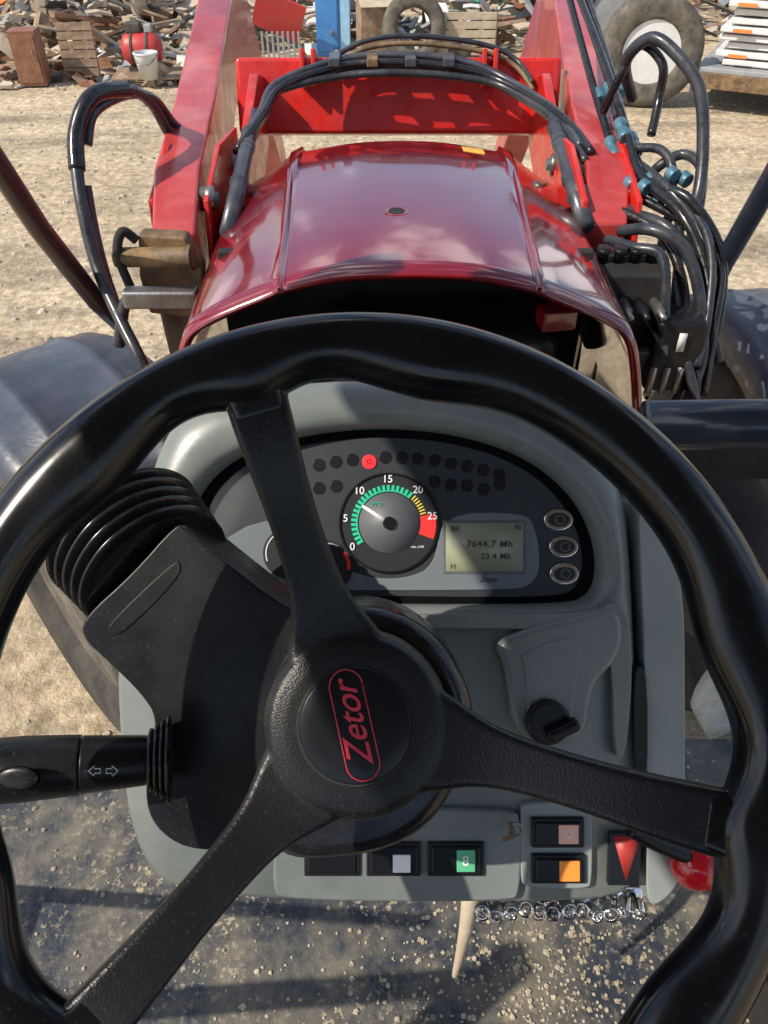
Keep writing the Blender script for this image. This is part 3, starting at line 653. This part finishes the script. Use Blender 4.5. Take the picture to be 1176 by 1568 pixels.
for i,(x,y,z) in enumerate([(.60,1.70,1.81),(.625,1.72,1.86),(.655,1.72,1.85),(.545,1.74,1.835),(.565,1.70,1.84),(.585,1.73,1.845)]):
    lathe('fitting_%d'%i,[(.012,-.02),(.0155,-.018),(.0155,.0),(.012,.002)],M_teal,h2,align((x,y,z),(x+.05,y-.1,z-.02)))
vb=empty('valve_block',(.55,1.45,1.65))
box('body',(.495,1.52,1.67),(.14,.12,.17),M_blackmat,vb,bev=.01)
box('side_body',(.60,1.46,1.60),(.10,.12,.16),M_black,vb,bev=.01)
box('label',(.60,1.395,1.64),(.015,.004,.04),M_wpaint,vb,bev=0)
box('mount_plate',(.53,1.44,1.56),(.16,.02,.10),M_cyl,vb,(.3,0,0),.004)
for i in range(4): lathe('port_%d'%i,[(.011,0),(.011,.02),(.014,.021),(.014,.032)],M_black,vb,Matrix.Translation((.445+.033*i,1.52,1.755)),seg=12)
for i in range(4): lathe('spool_%d'%i,[(.010,0),(.010,.05),(.006,.052),(.006,.075)],M_steel if i%2 else M_black,vb,Matrix.Translation((.45+.032*i,1.455,1.70))@Matrix.Rotation(pi/2,4,'X'),seg=12)
for i in range(3): lathe('stem_%d'%i,[(.008,0),(.008,.06)],M_steel,vb,Matrix.Translation((.56+.028*i,1.40,1.52)),seg=12)
s1_=empty('support_strut',(-.6,1.4,1.9)); tube('rod',[(-.70,1.2,2.2),(-.64,1.3,2.06),(-.63,1.4,1.87),(-.60,1.5,1.68),(-.585,1.56,1.60)],.021,M_strut,s1_,smoothpath=False)
s2_=empty('support_strut',(.7,1.5,1.9)); tube('rod',[(.69,1.3,2.16),(.70,1.4,2.03),(.73,1.6,1.72),(.735,1.64,1.62)],.022,M_cabp,s2_,smoothpath=False)

# ------------------------------------------------------------ fenders & tyres
def wheelasm(name,loc,r,wd,rotz,rimcol,lugs=True,tm=None):
    tm=tm or M_tyre
    e=empty(name,loc)
    M=Matrix.Translation(loc)@Matrix.Rotation(rotz,4,'Z')@Matrix.Rotation(pi/2,4,'Y')
    h=wd/2
    lathe('tyre',[(r*.56,-h*.8),(r*.62,-h),(r*.82,-h*1.08),(r*.95,-h*.95),(r,-h*.7),(r*1.0,h*.7),(r*.95,h*.95),(r*.82,h*1.08),(r*.62,h),(r*.56,h*.8)],tm,e,M,caps=False)
    lathe('rim',[(r*.57,-h*.8),(r*.52,-h*.7),(r*.48,-h*.3),(r*.2,-h*.2),(r*.12,-h*.45),(.01,-h*.5)],rimcol,e,M)
    lathe('rim_inner',[(r*.57,h*.8),(r*.52,h*.7),(r*.48,h*.3),(r*.2,h*.2),(r*.12,h*.45),(.01,h*.5)],rimcol,e,M)
    for i in range(8):
        for sgn in(-1,1):
            a=2*pi*i/8; lathe('wheel_nut',[(.018,-.012),(.018,.012)],M_darkj,e,M@Matrix.Translation((r*.27*cos(a),r*.27*sin(a),sgn*h*.25)),seg=6)
    if lugs:
        v=[];f=[]
        nl=int(2*pi*r/.11)
        for i in range(nl):
            a=2*pi*i/nl; sgn=1 if i%2 else -1
            for j,(zz,da) in enumerate(((0.02,0),(h*.95,.10))):
                for rr in(r*.985,r*1.035):
                    for dd in(-.035,.035): v.append((rr*cos(a+da+dd*.5),rr*sin(a+da+dd*.5),sgn*zz))
            b0=len(v)-8
            f+=[(b0,b0+1,b0+3,b0+2),(b0+4,b0+6,b0+7,b0+5),(b0+2,b0+3,b0+7,b0+6),(b0,b0+2,b0+6,b0+4),(b0+1,b0+5,b0+7,b0+3)]
        pyd('lugs',v,f,tm,e,M,False)
    return e
def fender(name,loc,r,wd,rotz,a0=58,a1=165):
    v=[];f=[];sec=[(-1,-.10),(-.99,-.05),(-.93,-.015),(-.8,.002),(-.52,.006),(-.50,.014),(-.42,.014),(-.4,.008),(0,.012),(.4,.008),(.42,.014),(.50,.014),(.52,.006),(.8,.002),(.93,-.015),(.99,-.05),(1,-.10)]
    nn=28
    for i in range(nn+1):
        t=i/nn; a=radians(a0+(a1-a0)*t); edge=min(t,1-t); wsc=1 if edge>.16 else (.60+.40*math.sqrt(1-(1-edge/.16)**2))
        for x,dz in sec: rr=r+dz; v.append((x*wd/2*wsc,-rr*cos(a),rr*sin(a)))
    m_=len(sec)
    for i in range(nn):
        for k in range(m_-1): f.append((i*m_+k,i*m_+k+1,(i+1)*m_+k+1,(i+1)*m_+k))
    e=empty(name,loc)
    o=pyd('shell',v,f,M_fender,e,Matrix.Translation(loc)@Matrix.Rotation(rotz,4,'Z'))
    s=o.modifiers.new('s','SOLIDIFY'); s.thickness=.006
fender('front_fender',(-.86,1.76,.60),.74,.52,radians(42))
fender('front_fender',(1.19,1.92,.62),.80,.50,radians(4),25)
wheelasm('front_wheel',(-.88,1.76,.60),.60,.38,radians(42),M_tyred)
wheelasm('front_wheel',(1.21,1.92,.62),.62,.38,radians(4),M_tyred)
ax=empty('front_axle',(.1,1.8,.62)); box('axle_beam',(.15,1.84,.62),(1.8,.2,.18),M_blackmat,ax,bev=.03)

# ------------------------------------------------------------ yard junk
def junk(name,n,xr,yr,hfun,mats,seed,smin=.2,smax=1.4,flat=.05):
    rnd=random.Random(seed); e=empty(name,((xr[0]+xr[1])/2,(yr[0]+yr[1])/2,0))
    groups={}
    for _ in range(n):
        x=rnd.uniform(*xr);y=rnd.uniform(*yr);h=hfun(x,y)*rnd.uniform(.1,1)
        kind=rnd.random()
        if kind<.62: s=(rnd.uniform(smin,smax),rnd.uniform(.04,.13),rnd.uniform(.015,.05))
        elif kind<.85: s=(rnd.uniform(.15,.5),rnd.uniform(.15,.4),rnd.uniform(.01,.04))
        else: s=(rnd.uniform(.12,.38),rnd.uniform(.12,.3),rnd.uniform(.10,.28))
        Rm=Matrix.Translation((x,y,h))@Matrix.Rotation(rnd.uniform(-1,1) if rnd.random()<.7 else rnd.uniform(0,6),4,'Z')@Matrix.Rotation(rnd.gauss(0,.35),4,'Y')@Matrix.Rotation(rnd.gauss(0,.35),4,'X')
        mi=rnd.randrange(len(mats)); g=groups.setdefault(mi,([],[])); b0=len(g[0])
        tp=rnd.uniform(.6,1); bend=rnd.gauss(0,.04)
        for a in(-.5,0,.5):
            for b_ in(-.5,.5):
                for c in(-.5,.5): g[0].append(Rm@Vector((a*s[0]+rnd.gauss(0,.008),b_*s[1]*(tp if a>0 else 1),c*s[2]+(bend if a==0 else 0))))
        for o_ in(0,4):
            for q_ in((0,4,5,1),(2,3,7,6),(0,2,6,4),(1,5,7,3)): g[1].append(tuple(b0+o_+i for i in q_))
        g[1].append((b0,b0+1,b0+3,b0+2)); g[1].append((b0+8,b0+10,b0+11,b0+9))
    for mi,(v,f) in groups.items(): pyd('pieces_%d'%mi,v,f,mats[mi],e,None,False)
    return e
hA=lambda x,y:.10+1.0*max(0,1-((x+4.4)/1.9)**2)*min(1,max(0,(y-12.0)/1.5))
junk('scrap_wood_pile',420,(-6.8,-2.5),(12.0,15.5),hA,[M_wood,M_wood2,M_wood,M_rust,M_wood2,M_darkj,M_gpaint,M_wpaint,M_wood,M_wood2,M_wpaint,M_wood2],3,.15,1.1)
hB=lambda x,y:.2+1.0*min(1,max(0,(y-13.0)/1.5))
junk('scrap_metal_pile',380,(-2.6,2.6),(13.2,16.5),hB,[M_wood,M_gpaint,M_darkj,M_rust,M_wood2,M_wpaint,M_brown,M_wpaint,M_wood,M_gpaint,M_jgreen,M_wood2],5,.15,.9)
hC=lambda x,y:.25+1.1*min(1,max(0,(y-15)/2))
junk('scrap_heap',380,(-9.5,-1),(15.6,18.5),hC,[M_wood,M_darkj,M_wpaint,M_wood2,M_gpaint,M_rust,M_wpaint,M_wood2,M_orng,M_wood2,M_blue,M_wpaint],9,.2,1.6)
hD=lambda x,y:.2+1.0*min(1,max(0,(y-14)/2))
junk('scrap_heap',240,(2.2,8),(14,18),hD,[M_darkj,M_wpaint,M_gpaint,M_wood,M_rust,M_wood2],11,.2,1.4)
hE=lambda x,y:.04
junk('scattered_scrap',90,(-6.5,-2.4),(11.0,12.3),hE,[M_wood,M_darkj,M_wood2,M_rust,M_gpaint],13,.08,.4)
cb=empty('rusty_cabinet',(-4.55,11.2,0))
box('carcass',(-4.55,11.3,.33),(.34,.3,.62),M_brownpaint,cb,(0,0,.1),.01); box('door',(-4.535,11.14,.33),(.29,.012,.54),M_rust,cb,(0,0,.1),.004); box('foot',(-4.55,11.3,.01),(.30,.25,.03),M_darkj,cb,(0,0,.1)); box('handle',(-4.44,11.12,.38),(.02,.02,.10),M_steel,cb,(0,0,.1))
def pallet(name,loc,rot,sz=(1.0,.8),m=M_wood2):
    e=empty(name,loc); M=Matrix.Translation(loc)@Matrix.Rotation(rot[2],4,'Z')@Matrix.Rotation(rot[0],4,'X')
    for i in range(6): box('slat_%d'%i,(0,-sz[1]/2+sz[1]*(i+.5)/6,.10),(sz[0],.09,.02),m,e,bev=.002,M=M)
    for i in range(3): box('bearer_%d'%i,(-sz[0]/2+.05+(sz[0]-.1)*i/2,0,.05),(.09,sz[1],.075),m,e,bev=.002,M=M)
pallet('wooden_pallet',(-3.05,11.5,0),(0,0,.1),(1.0,.7),M_wood)
pallet('wooden_pallet',(-4.05,11.75,.33),(radians(80),0,.1),(.45,.62),M_wood)
pallet('wooden_pallet',(-5.5,11.9,0),(0,0,-.3),(1.2,.8),M_wood)
tk=empty('red_tank',(-3.2,11.6,.35))
MT=Matrix.Translation((-3.18,11.65,.36))@Matrix.Rotation(pi/2,4,'Y')
lathe('tank',[(.02,-.26),(.13,-.24),(.19,-.17),(.20,0),(.19,.17),(.13,.24),(.02,.26)],M_jred,tk,MT)
for z in(-.1,.1): lathe('strap',[(.2,z-.015),(.206,z-.015),(.206,z+.015),(.2,z+.015)],M_darkj,tk,MT,caps=False)
box('tank_motor',(-3.25,11.65,.60),(.20,.16,.12),M_darkj,tk,bev=.02); box('motor_head',(-3.06,11.65,.59),(.10,.12,.10),M_gpaint,tk,bev=.02)
box('tank_saddle',(-3.18,11.65,.14),(.4,.2,.06),M_darkj,tk)
bk=empty('white_bucket',(-3.02,11.2,.12)); lathe('pail',[(.11,0),(.145,.28),(.155,.28),(.155,.30),(.135,.30),(.10,.02)],M_wpaint,bk,Matrix.Translation((-3.02,11.15,.11)),seg=24); tube('handle',[(-3.17,11.15,.38),(-3.1,11.0,.30),(-2.95,11.0,.30),(-2.87,11.15,.38)],.006,M_steel,bk)
lk=empty('blue_locker',(-.75,13.2,0)); box('carcass',(-.82,13.3,1.0),(.34,.4,2.0),M_blue,lk,bev=.01); box('side',(-.57,13.3,1.0),(.15,.38,1.96),M_lblue,lk,bev=.01); box('door',(-.82,13.09,1.0),(.28,.012,1.85),M_blue,lk,bev=.004)
rs=empty('red_sheet_stack',(-1.5,13,0)); box('sheet',(-1.5,12.9,.55),(.7,.05,.5),M_jred,rs,(.3,.35,0))
for i in range(8): box('rib_%d'%i,(-1.75+.075*i,12.8,.2),(.03,.03,.34),M_gpaint,rs)
def lyingtyre(name,loc,r,tilt,rz):
    e=empty(name,loc); h=r*.28
    M=Matrix.Translation(loc)@Matrix.Rotation(rz,4,'Z')@Matrix.Rotation(tilt,4,'X')
    lathe('carcass',[(r*.58,-h*.8),(r*.65,-h),(r*.85,-h*1.05),(r*.97,-h*.8),(r,-h*.4),(r,h*.4),(r*.97,h*.8),(r*.85,h*1.05),(r*.65,h),(r*.58,h*.8),(r*.56,0),(r*.58,-h*.8)],M_tyred,e,M,caps=False)
lyingtyre('old_tyre',(.42,12.7,.42),.45,radians(78),.1)
lyingtyre('old_tyre',(1.1,13.2,.15),.45,radians(5),.1)
cr=empty('wooden_crate',(1.3,12.9,0))
for i in range(5): box('board_%d'%i,(1.15,12.8,.12+.11*i),(.9,.03,.09),M_wood2,cr,bev=.003)
for x in(.72,1.58): box('post',(x,12.83,.3),(.07,.07,.6),M_wood,cr,bev=.003)
ct=empty('brown_carton',(-.1,12.9,0)); box('body',(-.1,13,.35),(.55,.4,.7),M_wood,ct,(0,0,.2),.01); box('flap',(-.1,12.85,.72),(.5,.25,.01),M_wood2,ct,(.4,0,.2),.001)
tr=empty('farm_trailer',(4.6,11,0))
RZ=radians(-28)
MT=Matrix.Translation((3.72,10.1,0))@Matrix.Rotation(RZ,4,'Z')
box('deck',(1.3,1.0,.40),(2.7,2.1,.10),M_gpaint,tr,bev=.01,M=MT)
box('side_rail',(1.3,-.09,.33),(2.7,.07,.16),M_brown,tr,bev=.01,M=MT)
box('tail_plate',(-.08,1.0,.30),(.08,2.0,.26),M_gpaint,tr,bev=.01,M=MT)
box('chassis',(1.4,.6,.22),(2.4,.3,.14),M_darkj,tr,bev=.01,M=MT)
for i in range(12):
    rr_=random.Random(i)
    box('load_%d'%i,(1.25+rr_.uniform(-.08,.08),.85+rr_.uniform(-.05,.05),.49+.082*i),(2.3,1.5,.060),M_wpaint,tr,(0,0,rr_.uniform(-.03,.03)),.014,MT)
    if i%3==1:
        for j in range(5): box('load_stripe_%d_%d'%(i,j),(.35+.42*j+rr_.uniform(-.08,.08),.030,.49+.082*i),(.20,.02,.035),M_orng,tr,bev=.004,M=MT)
wheelasm('trailer_wheel',(3.10,10.3,.58),.58,.34,radians(82),M_wpaint,False,M_tyred)
wheelasm('trailer_wheel',(3.0,11.5,.72),.72,.42,radians(82),M_gpaint,True,M_tyred)
vn=empty('parked_van',(-7,19.5,0))
box('lower_body',(-7.2,20,.75),(4.2,1.8,.8),M_wpaint,vn,bev=.1); box('upper_body',(-7.4,20,1.55),(3.2,1.7,.9),M_wpaint,vn,bev=.15); box('side_glass',(-7.4,19.14,1.6),(2.8,.02,.5),M_cabp,vn,bev=.005)
for x in(-8.6,-5.9): lathe('road_wheel',[(.34,-.1),(.34,.1)],M_tyre,vn,Matrix.Translation((x,19.1,.34))@Matrix.Rotation(pi/2,4,'X'),seg=24)
